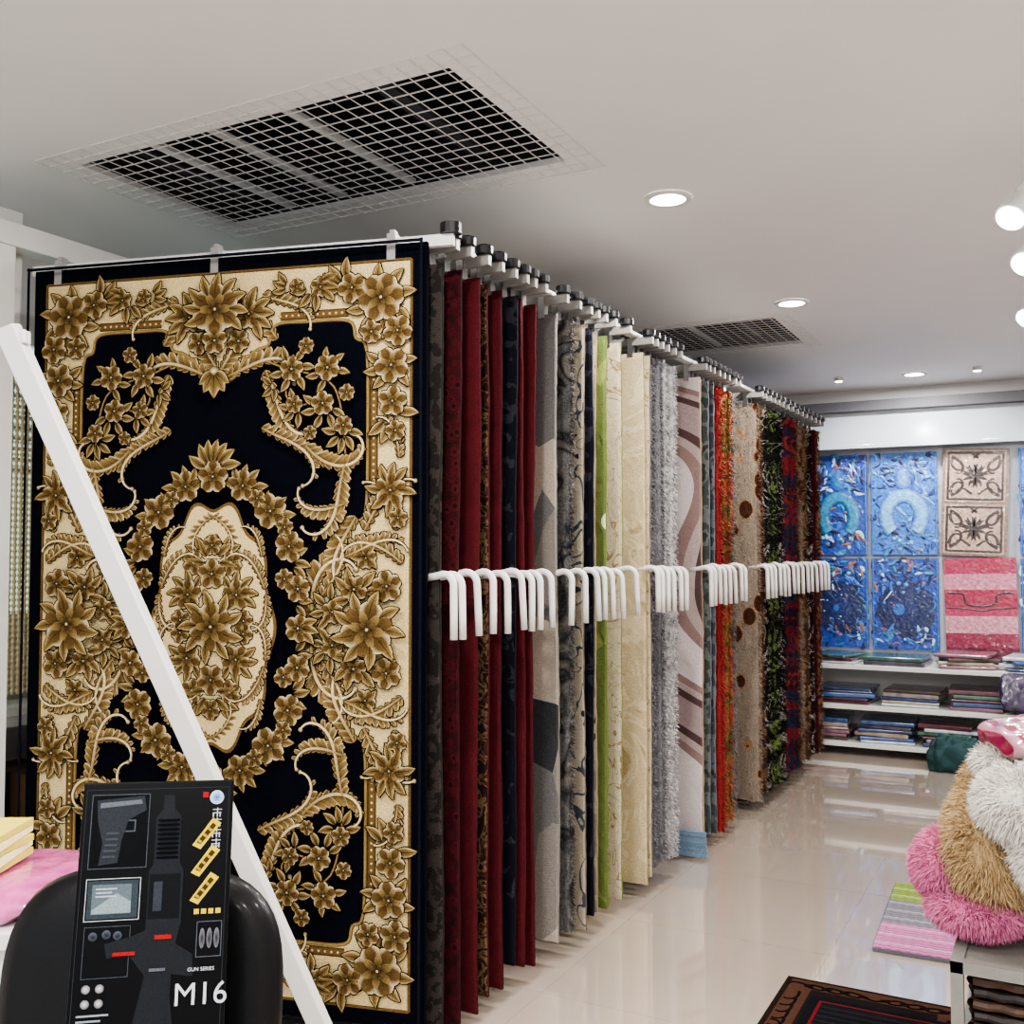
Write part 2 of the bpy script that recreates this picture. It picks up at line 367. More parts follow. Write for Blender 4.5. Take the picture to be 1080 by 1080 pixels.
leaves(o,.29,0,.02,(0,30,-30),.06); flower(o,.295,0,.045,0)
leaves(o,.52,0,.05,(0,40,80,120,160,200,240,280,320),.08); flower(o,.52,0,.088,.3,6)
o.sym=S1
leaves(o,0,0,.05,(15,55,95,135,175,215,255,295,335),.075); flower(o,0,0,.08,.5,6)
for P in ([(-W/2,-H/2+.005),(0,-H/2+.005),(W/2,-H/2+.005)],[(-W/2,H/2-.005),(0,H/2-.005),(W/2,H/2-.005)],[(-W/2+.005,-H/2),(-W/2+.005,0),(-W/2+.005,H/2)],[(W/2-.005,-H/2),(W/2-.005,0),(W/2-.005,H/2)]):
    o.ribbon(P,lambda t:.005,c4('#14141f'),NAVY,.004)
d=Vector((1.345,.337,0)).normalized(); nrm=Vector((d.y,-d.x,0)); up=Vector((0,0,1))
c=(Vector((-1.678,2.584,0))+Vector((-3.023,2.247,0)))/2; c.z=.1+H/2
M=Matrix(((d.x,up.x,nrm.x,c.x),(d.y,up.y,nrm.y,c.y),(d.z,up.z,nrm.z,c.z),(0,0,0,1)))
orn_obj(o,'ornate_floral_carpet',vcol('carved_pile',pile=1,pscale=300,rough=1,lo=.65,hi=1.25),M)
# ================================================================ RACK + HANGING RUGS
def xe(y): return -1.66+.022*(y-2.6)
mats={
 'dkgrey':rugmat('rug_charcoal','NOISE',30,[(0,'#26221f'),(.5,'#3d3631')]),
 'red':rugmat('rug_wine','NOISE',20,[(0,'#430a13'),(.6,'#5a1119')],'LINEAR'),
 'redpat':rugmat('rug_wine_dotted','VOR',30,[(0,'#1e0d0a'),(.22,'#4a0d16'),(.5,'#3d0a12'),(.75,'#2a120c')]),
 'brown':rugmat('rug_brown_scroll','NOISE',16,[(0,'#2c1b13'),(.45,'#6e5637'),(.53,'#43291d'),(.62,'#2c1b13')],dist=2),
 'navy':rugmat('rug_navy','NOISE',14,[(0,'#12141f'),(.58,'#2d2e38')],dist=1),
 'abs':rugmat('rug_abstract_grey','CELL',3.8,[(0,'#b5a795'),(.3,'#6f6c6a'),(.5,'#9a8f81'),(.66,'#3c3e41'),(.8,'#8c8479')],sc3=(1,1,.8),offs=.35),
 'shag':rugmat('rug_grey_shag','NOISE',6,[(0,'#2e3034'),(.45,'#6f6c69'),(.55,'#282a2e'),(.65,'#7d7670')],'LINEAR',dist=1,pile=1,pscale=120),
 'blue':rugmat('rug_beige_blue','NOISE',4.5,[(0,'#a3947c'),(.47,'#3c4650'),(.50,'#a89b84'),(.62,'#2a2b2e')],dist=1.4),
 'taupe':rugmat('rug_taupe','NOISE',5,[(0,'#8c7b68'),(.5,'#a6947c'),(.63,'#54483e')],dist=.8),
 'green':rugmat('rug_green_daisy','VOR',5,[(0,'#e8e4d2'),(.22,'#66762e'),(.75,'#848f38')]),
 'cream':rugmat('rug_cream_vine','NOISE',5,[(0,'#c8b892'),(.49,'#97804f'),(.51,'#c8b892'),(.6,'#bdad87')],dist=2.2),
 'gold':rugmat('rug_gold_plain','NOISE',3,[(0,'#cbb584'),(.50,'#d8c596'),(.56,'#cbb584'),(.62,'#b49c66')],dist=2.4),
 'grey':rugmat('rug_grey_plain','NOISE',25,[(0,'#625f63'),(1,'#8d8a8d')],'LINEAR',pile=1,pscale=120),
 'white':rugmat('rug_white_mottled','NOISE',28,[(0,'#57565b'),(.42,'#b4b0b0'),(.6,'#d9d4d2')],'LINEAR',pile=1,pscale=120),
 'wave':rugmat('rug_mauve_waves','WAVE',.5,[(0,'#d5c8c4'),(.22,'#94766f'),(.42,'#b59e97'),(.62,'#5c4341'),(.82,'#a88f8c')],dist=9,detail=0,bdir='DIAGONAL',sc3=(1.2,1,1.3)),
 'stone':rugmat('rug_stone','NOISE',12,[(0,'#464d4b'),(.5,'#68706d'),(.6,'#3c4240')]),
 'bred':rugmat('rug_bright_red','NOISE',12,[(0,'#8c161b'),(.6,'#a82420')],'LINEAR',pile=1,pscale=120),
 'orange':rugmat('rug_orange_green','NOISE',9,[(0,'#b0502f'),(.45,'#b06c34'),(.54,'#61702f'),(.6,'#942a20')],dist=1,pile=1,pscale=100),
 'leo':rugmat('rug_brown_spots','VOR',9,[(0,'#4e2a16'),(.36,'#a1784f'),(.42,'#95836f'),(.9,'#8a7864')],pile=1,pscale=120,sc3=(1,1,.75)),
 'lime':rugmat('rug_lime_black','NOISE',8,[(0,'#1c1c1a'),(.49,'#738638'),(.55,'#20201c'),(.64,'#5a6630')],dist=1,pile=1,pscale=100),
 'bw':rugmat('rug_black_white','NOISE',8,[(0,'#1c1b1c'),(.52,'#a8a29c'),(.56,'#1f1e1f')],dist=1.5,pile=1,pscale=100),
 'rb':rugmat('rug_red_blue','NOISE',6,[(0,'#7e1a22'),(.45,'#262c44'),(.53,'#4a1a28'),(.62,'#8c2828')],dist=1,pile=1,pscale=100),
 'coffee':rugmat('rug_coffee','NOISE',9,[(0,'#5a3a28'),(.5,'#86603f'),(.6,'#38241a')],dist=1,pile=1,pscale=100),
 'pblue':rugmat('rug_pale_blue','NOISE',9,[(0,'#6d8aa3'),(.6,'#7f9ab2')]),
}
seam={}
def rug(y,kind,th=.018,z0=.09,z1=2.4,dx=0,shag=0,w=1.36,edge='#3a3030'):
    xr=xe(y)+dx; nx,nz=(26,80)
    V=[];F=[]
    hgt=z1-z0
    ph=random.random()*6
    wav=np.cumsum(rng.normal(size=nz+1))*.0006
    for side in (0,1):
        for j in range(nz+1):
            for i in range(nx+1):
                t=(i/nx)**1.6; x=-w*t; z=hgt*j/nz
                b_=.005*math.sin(ph+3*z+2*x)+wav[j]*.6
                e=1 if (i in(0,nx) or j in (0,nz)) else 0
                yy=(-th/2 if side==0 else th/2)*(1 if not e else .55)
                s=shag
                V.append((x+(wav[j] if i==0 else 0)+(rng.normal()*s*.35 if s and i==0 else 0),b_+yy+(rng.normal()*s*.25 if s and not e else 0),z+(rng.normal()*s*.5 if s and j==0 else 0)))
        n=side*(nx+1)*(nz+1)
        for j in range(nz):
            for i in range(nx):
                a=n+j*(nx+1)+i; F.append((a,a+1,a+nx+2,a+nx+1))
    off_=(nx+1)*(nz+1)
    ring=[i for i in range(nx+1)]+[j*(nx+1)+nx for j in range(1,nz+1)]+[nz*(nx+1)+i for i in range(nx-1,-1,-1)]+[j*(nx+1) for j in range(nz-1,0,-1)]
    nf=len(F)
    for k in range(len(ring)):
        a,b_=ring[k],ring[(k+1)%len(ring)]; F.append((a,b_,b_+off_,a+off_))
    if shag>.004:
        # pile tufts on the visible face strip and the free edge
        Lf=.012+shag*1.3
        for k in range(3600):
            z=rng.uniform(0,hgt); j=int(z/hgt*nz)
            if k%3==0: p=np.array([wav[j],rng.uniform(-th/2,th/2),z]); nr=np.array([1,0,-.25])
            else: p=np.array([-rng.uniform(0,.34)+.002,-th*.45+.005*math.sin(ph+3*z)+wav[j]*.6,z]); nr=np.array([.15,-1,-.45])
            g=nr+rng.normal(size=3)*.38; g/=np.linalg.norm(g); sd=np.cross(g,rng.normal(size=3)); sd/=np.linalg.norm(sd)
            L_=Lf*rng.uniform(.6,1.2); n=len(V); wd=.0032
            V+=[tuple(p-sd*wd),tuple(p+sd*wd),tuple(p+g*L_+np.array([0,0,-.25*L_]))]; F.append((n,n+1,n+2))
    me=bpy.data.meshes.new('hanging_rug'); me.from_pydata(V,[],F); me.materials.append(mats[kind])
    if edge not in seam: seam[edge]=simple('rug_binding_'+edge[1:],edge,.9,bump=.4,bscale=200,spec=.1)
    me.materials.append(seam[edge])
    mi=[0]*nf+[0 if shag>.004 else 1]*(len(F)-nf)
    me.polygons.foreach_set('material_index',mi)
    if shag>.004: me.polygons.foreach_set('use_smooth',[i<nf for i in range(len(F))])
    me.update()
    ob=bpy.data.objects.new('hanging_rug',me); sc.collection.objects.link(ob); ob.location=(xr,y,z0)
    return ob
L=[(2.66,'dkgrey',0,'#1f1c1b',.07),(2.745,'redpat',0,'#2c0a10',.05),(2.85,'red',0,'#3a0b12',.05),(2.94,'brown',0,'#3f0e16',.07),
(3.03,'red',0,'#2c0a10',.06),(3.11,'navy',0,'#101118',.11),(3.17,'red',0,'#3f0e16',.09),(3.25,'red',0,'#3f0e16',.06),(3.42,'abs',.002,'#6f6962',.09),(3.53,'shag',.006,'#444444',.09),
(3.63,'blue',.002,'#5f5548',.07),(3.70,'navy',0,'#20242c',.10),(3.775,'taupe',.002,'#8a795a',.09),(3.87,'green',.003,'#5c6b2c',.08),(4.02,'cream',.002,'#67703a',.07),(4.27,'gold',.002,'#968052',.06),
(4.33,'cream',.002,'#b09e78',.08),(4.40,'grey',.006,'#888888',.10),(4.47,'grey',.006,'#888888',.12),(4.56,'white',.007,'#bbbbbb',.10),(4.64,'white',.007,'#bbbbbb',.09),(5.00,'wave',.002,'#8f7b72',.10),(5.06,'gold',.002,'#8f7b60',.09),
(5.13,'stone',.003,'#666677',.08),(5.22,'stone',.003,'#666677',.06),(5.30,'bred',.006,'#aa2222',.05),(5.38,'orange',.01,'#cc5522',.06),(5.50,'orange',.012,'#cc5522',.07),(5.58,'grey',.008,'#999988',.1),
(6.02,'leo',.008,'#aa9988',.06),(6.10,'coffee',.01,'#443322',.1),(6.20,'bw',.012,'#222222',.09),(6.30,'lime',.014,'#669933',.08),(6.40,'lime',.014,'#669933',.09),(6.50,'bw',.012,'#222222',.1),(6.62,'bw',.012,'#222222',.07),
(6.74,'rb',.012,'#992222',.1),(6.87,'rb',.012,'#992222',.09),(7.0,'coffee',.012,'#554433',.08),(7.12,'leo',.01,'#998877',.1),(7.25,'coffee',.01,'#554433',.09),(7.38,'bw',.01,'#331111',.1),(7.5,'red',.006,'#551111',.09),(7.62,'coffee',.01,'#332222',.1)]
for y,k,s,e,z in L: rug(y,k,.018 if not s else .018+s*1.0,z,dx=random.uniform(-.012,.012),shag=s,edge=e)
rug(4.92,'pblue',.012,.015,.14,dx=.05,w=.3,edge='#6d8aa3')
rack=empty('rug_display_rack',(0,0,0))
q=MB()
q.box((-3.14,2.13,2.53),(-3.06,7.7,2.61)); q.box((-3.139,2.13,0),(-3.061,2.20,2.529)); q.box((-3.14,4.9,0),(-3.06,4.98,2.53)); q.box((-3.14,7.62,0),(-3.06,7.7,2.53))
q.box((-3.22,2.115,2.25),(-3.145,2.285,2.68))
q.box((-3.3,2.12,0),(-2.95,2.22,.015)); q.box((-3.3,7.6,0),(-2.95,7.71,.015))
Mt=Matrix.Translation((-1.70,2.68,0))@Matrix.Rotation(-math.atan(.022),4,'Z')
q.box((-.02,0,2.469),(.02,4.98,2.488),M=Mt)
q.obj('frame',[m_white],rack,bevel=.003)
arms=MB(); knobs=MB(); clips=MB(); hooks=MB()
def hook(x,y):
    hz=1.44+random.uniform(-.006,.006); j=random.uniform(-.006,.006)
    P=[(x-.05,y,hz-.012),(x,y,hz-.005),(x+.02,y,hz)]
    for i in range(1,8):
        a=math.pi/2*(1-i/7); P.append((x+.025+.035*math.cos(a),y+j*(i/7),hz-.035+.035*math.sin(a)))
    P.append((x+.062,y+j*2,hz-.12)); P.append((x+.063,y+j*3,hz-.195))
    hooks.tube(P,.0115,12)
for y,k,s,e,z in L:
    x=xe(y); yy=y+.0
    arms.box((-3.06,yy-.01,2.435),(x+.045,yy+.01,2.468),1)
    knobs.tube([(x+.025,yy,2.468),(x+.025,yy,2.472),(x+.025,yy,2.495),(x+.025,yy,2.50)],[.024,.029,.029,.024],14)
    for f in (-.06,-.7,-1.3): clips.box((x+f-.012,yy-.017,2.385),(x+f+.012,yy+.017,2.467))
    hook(x-.0,y)
Ma=Matrix(((d.x,-nrm.x,0,c.x),(d.y,-nrm.y,0,c.y),(0,0,1,0),(0,0,0,1)))
arms.box((-.72,.018,2.44),(.77,.04,2.475),M=Ma)
for f in (-.6,-.02,.58): 
    clips.box((f-.014,-.008,2.40),(f+.014,.045,2.482),M=Ma); clips.box((f-.008,.0,2.48),(f+.008,.03,2.495),M=Ma)
p=Ma@Vector((.76,.03,0)); knobs.tube([(p.x,p.y,2.476),(p.x,p.y,2.508)],.033,14); hook(p.x-.05,p.y+.005)
arms.obj('swing_arms',[m_white,m_arm],rack); knobs.obj('end_knobs',[m_black],rack,smooth=False); clips.obj('clips',[m_metal],rack); hooks.obj('pull_handles',[simple('handle_white','#D2CFCA',.35,var=.01)],rack,smooth=True)
# ================================================================ LEANING STRUT
st=empty('white_support_stand',(-2.05,1.40,0))
q=MB(); a=Vector((.055,.03,1.965)); bq=Vector((.525,.735,0.02)); dd=(bq-a); L_=dd.length; zz=dd.normalized(); rx=Vector((.881,.473,0)); rx=(rx-zz*rx.dot(zz)).normalized(); ry=zz.cross(rx)
Ms=Matrix(((rx.x,ry.x,zz.x,a.x),(rx.y,ry.y,zz.y,a.y),(rx.z,ry.z,zz.z,a.z),(0,0,0,1)))
q.box((-.023,-.02,-.03),(.023,.02,L_),M=Ms); q.obj('diagonal_tube',[m_white],st,bevel=.004)
q=MB()
q.box((-.30,-.18,0),(-.25,-.13,1.99)); q.box((-.42,-.3,0),(-.13,-.03,.02))
Mr=Matrix.Translation((.06,.03,1.97))@Matrix.Rotation(R(26),4,'Z'); q.box((-.42,-.015,-.015),(.03,.015,.015),M=Mr)
q.obj('post_and_arm',[m_white],st,bevel=.004)
q=MB(); q.box((.42,.63,0),(.62,.83,.02)); q.obj('foot_plate',[m_white],st)
# ================================================================ LEFT: bead curtain, cabinet
q=MB()
for i in range(34):
    y=2.15+i*.0235
    q.tube([(0,y,.95+j*.012) for j in range(106)],[.0105 if j%2 else .005 for j in range(106)],6,cap=False)
q.box((-.015,2.12,2.2),(.015,2.97,2.23))
oq=q.obj('gold_bead_curtain',[simple('gold_bead','#CFC096',.45,.1)]); oq.location=(-3.65,0,0)
q=MB(); q.box((-3.85,1.9,.0),(-3.45,3.1,.03)); q.box((-3.85,1.9,.42),(-3.45,3.1,.46)); q.box((-3.85,1.9,.86),(-3.45,3.1,.90))
for y in (1.9,3.07): q.box((-3.85,y,0),(-3.45,y+.03,.9))
for y in (2.0,2.3,2.6,2.85): q.box((-3.8,y,.46),(-3.5,y+.2,.46+.25+.05*math.sin(y*9)),1); q.box((-3.8,y,.03),(-3.5,y+.22,.3),2)
q.obj('low_storage_shelf',[m_white,simple('brown_goods','#6d5338',.7),simple('goods_dark','#3a3038',.6)])
cab=empty('small_counter',(-1.785,1.285,0)); cab.rotation_euler=(0,0,R(28.2))
q=MB(); q.box((-.28,-.17,0),(.1,.17,.82)); q.box((-.3,-.19,.82),(.12,.19,.85)); q.box((-.26,-.175,.08),(-.1,-.17,.76)); q.box((-.07,-.175,.08),(.08,-.17,.76)); q.obj('carcass',[m_white],cab,bevel=.004)
q=MB()
for i in range(5):
    a=.1*math.sin(i*2.3); q.box((-.15,-.12,.918+i*.014),(.035,.06,.930+i*.014),i%2,M=Matrix.Translation((-.06,0,0))@Matrix.Rotation(a,4,'Z')@Matrix.Translation((.06,0,0)))
oq=q.obj('yellow_notepads',[simple('pad_yellow','#CDBB4C',.7),simple('pad_paper','#E7DFA8',.8)]); oq.location=(-1.785,1.275,0); oq.rotation_euler=(0,0,R(28.2))
def pillow(name,sx,sy,sz,mat,M,amp=.15,n=40,seed=1):
    r2=np.random.default_rng(seed); ph=r2.random((6,3))*6; fr=r2.random((6,3))*9+4
    V=[];F=[]
    for j in range(n+1):
        v=math.pi*j/n
        for i in range(2*n):
            u=math.pi*i/n
            def se(x,e): return math.copysign(abs(x)**e,x)
            x=se(math.sin(v),.5)*se(math.cos(u),.5); y=se(math.sin(v),.5)*se(math.sin(u),.5); z=se(math.cos(v),.8)
            k=sum(math.sin(fr[a][0]*x+ph[a][0])*math.sin(fr[a][1]*y+ph[a][1])*math.cos(fr[a][2]*z*.5+ph[a][2]) for a in range(6))/6
            s=1+amp*k
            V.append((x*sx*s,y*sy*s,max(z*sz*(1+amp*2*k),-sz*.8)))
    for j in range(n):
        for i in range(2*n):
            a=j*2*n+i; b_=j*2*n+(i+1)%(2*n); F.append((a,b_,b_+2*n,a+2*n))
    me=bpy.data.meshes.new(name); me.from_pydata(V,[],F); me.materials.append(mat); me.polygons.foreach_set('use_smooth',[True]*len(F)); me.update()
    ob=bpy.data.objects.new(name,me); sc.collection.objects.link(ob); ob.matrix_world=M; return ob
m_pinkbag=simple('pink_plastic','#B8508A',.2,coat=1,bump=.8,bscale=25,var=.3)
pillow('pink_plastic_bag',.20,.16,.034,m_pinkbag,Matrix.Translation((-1.795,1.27,.878))@Matrix.Rotation(R(28),4,'Z'),.2,seed=3)
# ================================================================ CHAIR + TOY BOX
chair=empty('black_office_chair',(-1.218,.969,0)); chair.rotation_euler=(0,0,R(28.2))
m_leather=simple('black_leather','#060607',.42,coat=.1,bump=.05,bscale=160,spec=.2)
def pad(name,w,h,t,M,parent,ex=3.2,n=48):
    V=[];F=[]
    prof=[(-.5*t,.0),(-.5*t,.6),(-.46*t,.86),(-.3*t,.97),(0,1),(.3*t,.97),(.46*t,.86),(.5*t,.6),(.5*t,0)]
    for yy,s in prof:
        for i in range(n):
            a=2*math.pi*i/n; ca,sa=math.cos(a),math.sin(a)
            V.append((w/2*s*math.copysign(abs(ca)**(2/ex),ca),yy,h/2*s*math.copysign(abs(sa)**(2/ex),sa)))
    for j in range(len(prof)-1):
        for i in range(n):
            a=j*n+i;b_=j*n+(i+1)%n; F.append((a,b_,b_+n,a+n))
    me=bpy.data.meshes.new(name); me.from_pydata([tuple(M@Vector(v)) for v in V],[],F); me.materials.append(m_leather); me.polygons.foreach_set('use_smooth',[True]*len(F)); me.update()
    ob=bpy.data.objects.new(name,me); sc.collection.objects.link(ob); ob.parent=parent; return ob
pad('backrest',.46,.44,.075,Matrix.Translation((0.012,.27,.765))@Matrix.Rotation(R(-8),4,'X'),chair)
pad('seat',.48,.46,.09,Matrix.Translation((0,0,.465))@Matrix.Rotation(R(90),4,'X'),chair)
q=MB()
for s in (-1,1):
    q.tube([(s*.2,.31,.8),(s*.21,.295,.5),(s*.22,.22,.42),(s*.22,-.22,.42),(s*.22,-.25,.38),(s*.22,-.25,.05),(s*.22,-.22,.015),(s*.22,.28,.015)],.013,10)
q.tube([(-.22,.28,.015),(.22,.28,.015)],.013,10); q.obj('steel_frame',[m_metal],chair,smooth=True)
tb=empty('toy_rifle_box')
tb.matrix_world=Matrix.Translation((-1.095,.981,.517))@Matrix.Rotation(R(42),4,'Z')@Matrix.Rotation(R(1.5),4,'Y')@Matrix.Rotation(R(-13),4,'X')
BW,BH=.210,.665
q=MB(); q.box((-BW/2,0,0),(BW/2,.05,BH)); q.obj('carton',[simple('box_black','#030304',.3,spec=.12)],tb,bevel=.002)
G=Orn(); dg=c4('#08090B'); g2=c4('#1B1D20'); wh=c4('#9A9EA3'); bl=c4('#020203'); ye=c4('#B8A02C'); rd=c4('#851818')
def rr(x0,y0,x1,y1,col,h=.0005): G.poly([(x0,y0),(x1,y0),(x1,y1),(x0,y1)],col,h)
def frame(x0,y0,x1,y1,col,w=.001):
    rr(x0,y0,x1,y0+w,col); rr(x0,y1-w,x1,y1,col); rr(x0,y0,x0+w,y1,col); rr(x1-w,y0,x1,y1,col)
frame(-.1,.01,.1,.655,c4('#26282c'),.001)
rr(-.092,.545,-.012,.648,dg); frame(-.092,.545,-.012,.648,c4('#3a3e44'),.0012)
G.poly([(-.085,.64),(-.02,.645),(-.016,.625),(-.04,.612),(-.048,.585),(-.052,.553),(-.078,.550),(-.074,.58),(-.082,.61)],c4('#24272B'),.001)
G.poly([(-.08,.636),(-.024,.64),(-.022,.634),(-.08,.629)],c4('#4c5056'),.0015); frame(-.048,.595,-.03,.612,c4('#3c4046'),.002)
for i in range(5): rr(-.073+.001*i,.56+i*.008,-.056+.001*i,.563+i*.008,c4('#33373c'),.0018)
frame(-.092,.475,-.018,.532,wh,.001); rr(-.089,.478,-.021,.529,c4('#2A3236')); rr(-.083,.484,-.03,.524,c4('#4a545a'),.001)
G.poly([(-.082,.49),(-.05,.512),(-.03,.50),(-.03,.485),(-.082,.485)],c4('#6f797c'),.0014)
for i in range(3): rr(-.078,.507+i*.005,-.05-.006*(i%2),.509+i*.005,c4('#8f999c'),.0015)
G.poly([(.008,.645),(.022,.645),(.024,.625),(.033,.615),(.034,.55),(.040,.54),(.040,.47),(.034,.44),(.058,.425),(.060,.395),(.03,.40),(.03,.37),(.04,.30),(.035,.05),(-.02,.05),(-.02,.33),(-.006,.40),(-.03,.43),(-.058,.425),(-.062,.445),(-.03,.452),(-.008,.46),(-.008,.54),(-.002,.55),(-.002,.615),(.007,.625)],g2,.0008)
rr(.004,.56,.028,.61,c4('#111316'),.0012)
for i in range(9): rr(.001,.556+i*.0065,.031,.559+i*.0065,bl,.0018)
rr(-.006,.475,.036,.535,c4('#0f1113'),.0014); rr(.0,.485,.012,.525,c4('#2a2e34'),.002); rr(-.05,.428,-.02,.433,rd,.002); rr(.005,.447,.028,.453,rd,.002); rr(.0,.405,.022,.409,c4('#4a4e54'),.002)
frame(-.09,.40,-.028,.468,c4('#383c42'),.001)
for (x,y) in ((-.078,.455),(-.06,.457),(-.045,.455)): G.disc(x,y,.006,g2,c4('#3a3e45'),.002,12)
for i in range(3):
    x,y=.05,.573-i*.038
    G.poly([(x,y),(x+.012,y-.006),(x+.040,y+.030),(x+.028,y+.038)],ye,.001); G.poly([(x+.006,y+.004),(x+.012,y+.001),(x+.033,y+.027),(x+.028,y+.031)],c4('#3b2a08'),.0015)
    for j in range(3): G.poly([(x+.007+j*.007,y+.006+j*.008),(x+.012+j*.007,y+.002+j*.008),(x+.014+j*.007,y+.005+j*.008),(x+.009+j*.007,y+.009+j*.008)],c4('#8a7a40'),.002)
G.disc(.082,.640,.010,c4('#1F4F94'),c4('#A5B5C5'),.001,20); rr(.062,.640,.070,.648,rd)
for i in range(4):
    y=.622-i*.0145; x=.077; k=.82
    rr(x,y,x+.013,y+.0012,wh); rr(x+.001,y-.005,x+.012,y-.0038,wh); rr(x+.006,y-.010,x+.0075,y+.003,wh); rr(x,y-.010,x+.002,y-.004,wh); rr(x+.01,y-.010,x+.0115,y-.003,wh)
    if i%2: rr(x+.002,y-.008,x+.01,y-.007,wh)
for i in range(4): rr(.057+i*.010,.478,.064+i*.010,.485,ye)
frame(.062,.42,.097,.468,c4('#4a4e54'),.001)
for i in range(3): G.disc(.07+.01*i,.445,.004,g2,c4('#5a5a5e'),.002,12,ry=.014)
for i in range(2):
    for j in range(2): G.disc(-.082+j*.018,.387-i*.019,.006,c4('#A8A8A8'),c4('#4A4A4A'),.001,16)
for i in range(4): rr(-.092,.352-i*.007,-.05-.01*(i%2),.3545-i*.007,c4('#7a7e84'))
Mf=Matrix(((1,0,0,0),(0,0,-1,-.0002),(0,1,0,0),(0,0,0,1)))
og=orn_obj(G,'printed_graphics',vcol('box_print',rough=.4,pile=.02),Matrix.Identity(4)); og.data.transform(Mf); og.parent=tb
def text(body,size,loc,rotz,mat,parent,name):
    cu=bpy.data.curves.new(name,'FONT'); cu.body=body; cu.size=size; cu.extrude=.0004
    t=bpy.data.objects.new(name,cu); sc.collection.objects.link(t); dg_=bpy.context.evaluated_depsgraph_get(); dg_.update()
    me=bpy.data.meshes.new_from_object(t.evaluated_get(dg_)); bpy.data.objects.remove(t)
    me.transform(Matrix.Translation(loc)@Mf.to_3x3().to_4x4()@Matrix.Rotation(rotz,4,'Z')); me.materials.clear(); me.materials.append(mat)
    ob=bpy.data.objects.new(name,me); sc.collection.objects.link(ob); ob.parent=parent
m_txt=simple('print_white','#A8ABAF',.4)
text('M16',.042,(.034,-.003,.358),0,m_txt,tb,'title_text')
text('GUN SERIES',.007,(.052,-.003,.402),0,m_txt,tb,'side_text')
# ================================================================ BACK DISPLAY
YB=8.6
m_pack=vcol('plastic_wrapped_textile',rough=.5,coat=1,pile=.5,pscale=40,bdist=.01,lo=.6,hi=1.2)
m_gloss=simple('glossy_fascia','#A4AAB1',.12,coat=1,var=.01)
q=MB(); q.box((-2.3,YB-.03,0),(1.6,YB-.002,2.35)); q.obj('trim_3',[simple('panel_grey','#A9ADB4',.5)])
q=MB(); q.box((-2.3,YB-.16,2.37),(1.6,YB-.002,2.60)); q.box((-2.3,YB-.18,2.34),(1.6,YB-.15,2.37)); q.obj('trim_1',[m_gloss],bevel=.003)
q=MB(); q.box((X0,YB-.10,CZ-.18),(X1,YB-.002,CZ-.10)); q.obj('trim_2',[simple('grey_trim','#66666b',.6)])
B=[c4('#14409E'),c4('#0A2360'),c4('#2A6CC0'),c4('#68A8DC'),c4('#B8D8EA'),c4('#07153C'),c4('#1F80AA'),c4('#96603F')]
def bluepack(name,x0,x1,z0,z1,seed,light=0,ushape=True):
    r=random.Random(seed); o=Orn(); w=x1-x0;h=z1-z0; slab(w,h,.04,B[0] if not light else B[2],o)
    for i in range(170):
        x=r.uniform(-w/2+.02,w/2-.02); y=r.uniform(-h/2+.02,h/2-.02); a=r.uniform(0,6.28)
        P=clo(x,y,a,r.uniform(.04,.12),r.uniform(-25,25),r.uniform(-40,40),8)
        P=[(max(-w/2,min(w/2,p[0])),max(-h/2,min(h/2,p[1]))) for p in P]
        cc=r.choice([B[0],B[1],B[2],B[5],B[6],B[2],B[5]]+([B[7],B[4]] if not light else [B[3]])); ww=r.uniform(.006,.018)
        o.ribbon(P,lambda t:ww*math.sin(math.pi*(.1+.85*t)),cc,mixc(cc,B[1],.5),.002)
    if ushape:
        o.sym=S1
        cc=B[3] if light else B[6]
        o.disc(0,h*.24,w*.13,cc,B[0],.006,24,ry=h*.13)
        U=[(w*.27*math.cos(a),-h*.12+h*.20*math.sin(a)) for a in [R(-50)+R(280)*i/30 for i in range(31)]]
        o.ribbon(U,lambda t:w*.12,cc,B[0] if light else B[1],.006)
        for i in range(14):
            t=R(-45)+R(270)*i/13; o.disc(w*.27*math.cos(t),-h*.12+h*.20*math.sin(t),.012,B[7] if not light else B[4],cc,.008,6)
        for i in range(6): o.disc(r.uniform(-w*.35,w*.35),r.uniform(-h*.47,-h*.3),.018,B[7] if i%2 else B[4],B[6],.004)
    else:
        for rr_,cc in ((.44,B[1]),(.36,B[2]),(.27,B[0]),(.16,B[6])): o.disc(r.uniform(-.01,.01),-h*.06,w*rr_,cc,mixc(cc,B[5],.6),.005,28,ry=h*rr_*.7)
        for i in range(24): o.disc(r.uniform(-w*.4,w*.4),r.uniform(-h*.45,h*.45),r.uniform(.008,.022),r.choice([B[4],B[7],B[3],B[2]]),B[0],.005,7)
    o.sym=H2
    o.ribbon([(w/2-.01,-h/2),(w/2-.01,0),(w/2-.01,h/2)],lambda t:.006,B[2],B[1],.002)
    M=Matrix(((1,0,0,(x0+x1)/2),(0,0,-1,YB-.075),(0,1,0,(z0+z1)/2),(0,0,0,1)))
    return orn_obj(o,name,m_pack,M)
bluepack('bath_mat_set',-1.80,-1.36,1.50,2.30,1); bluepack('bath_mat_set',-1.33,-.84,1.50,2.30,2,1)
bluepack('bath_mat_set',-1.80,-1.36,.76,1.47,3,0,False); bluepack('bath_mat_set',-1.33,-.84,.76,1.47,4,0,False)
bluepack('bath_mat_set',-.27,.2,1.50,2.30,5,1); bluepack('bath_mat_set',-.27,.2,.76,1.47,6,0,False); bluepack('bath_mat_set',-2.28,-1.83,1.5,2.3,8)
o=Orn(); w,h=.46,.82; bg=c4('#A98D7C'); bw_=c4('#26110D'); slab(w,h,.04,c4('#7A6458'),o)
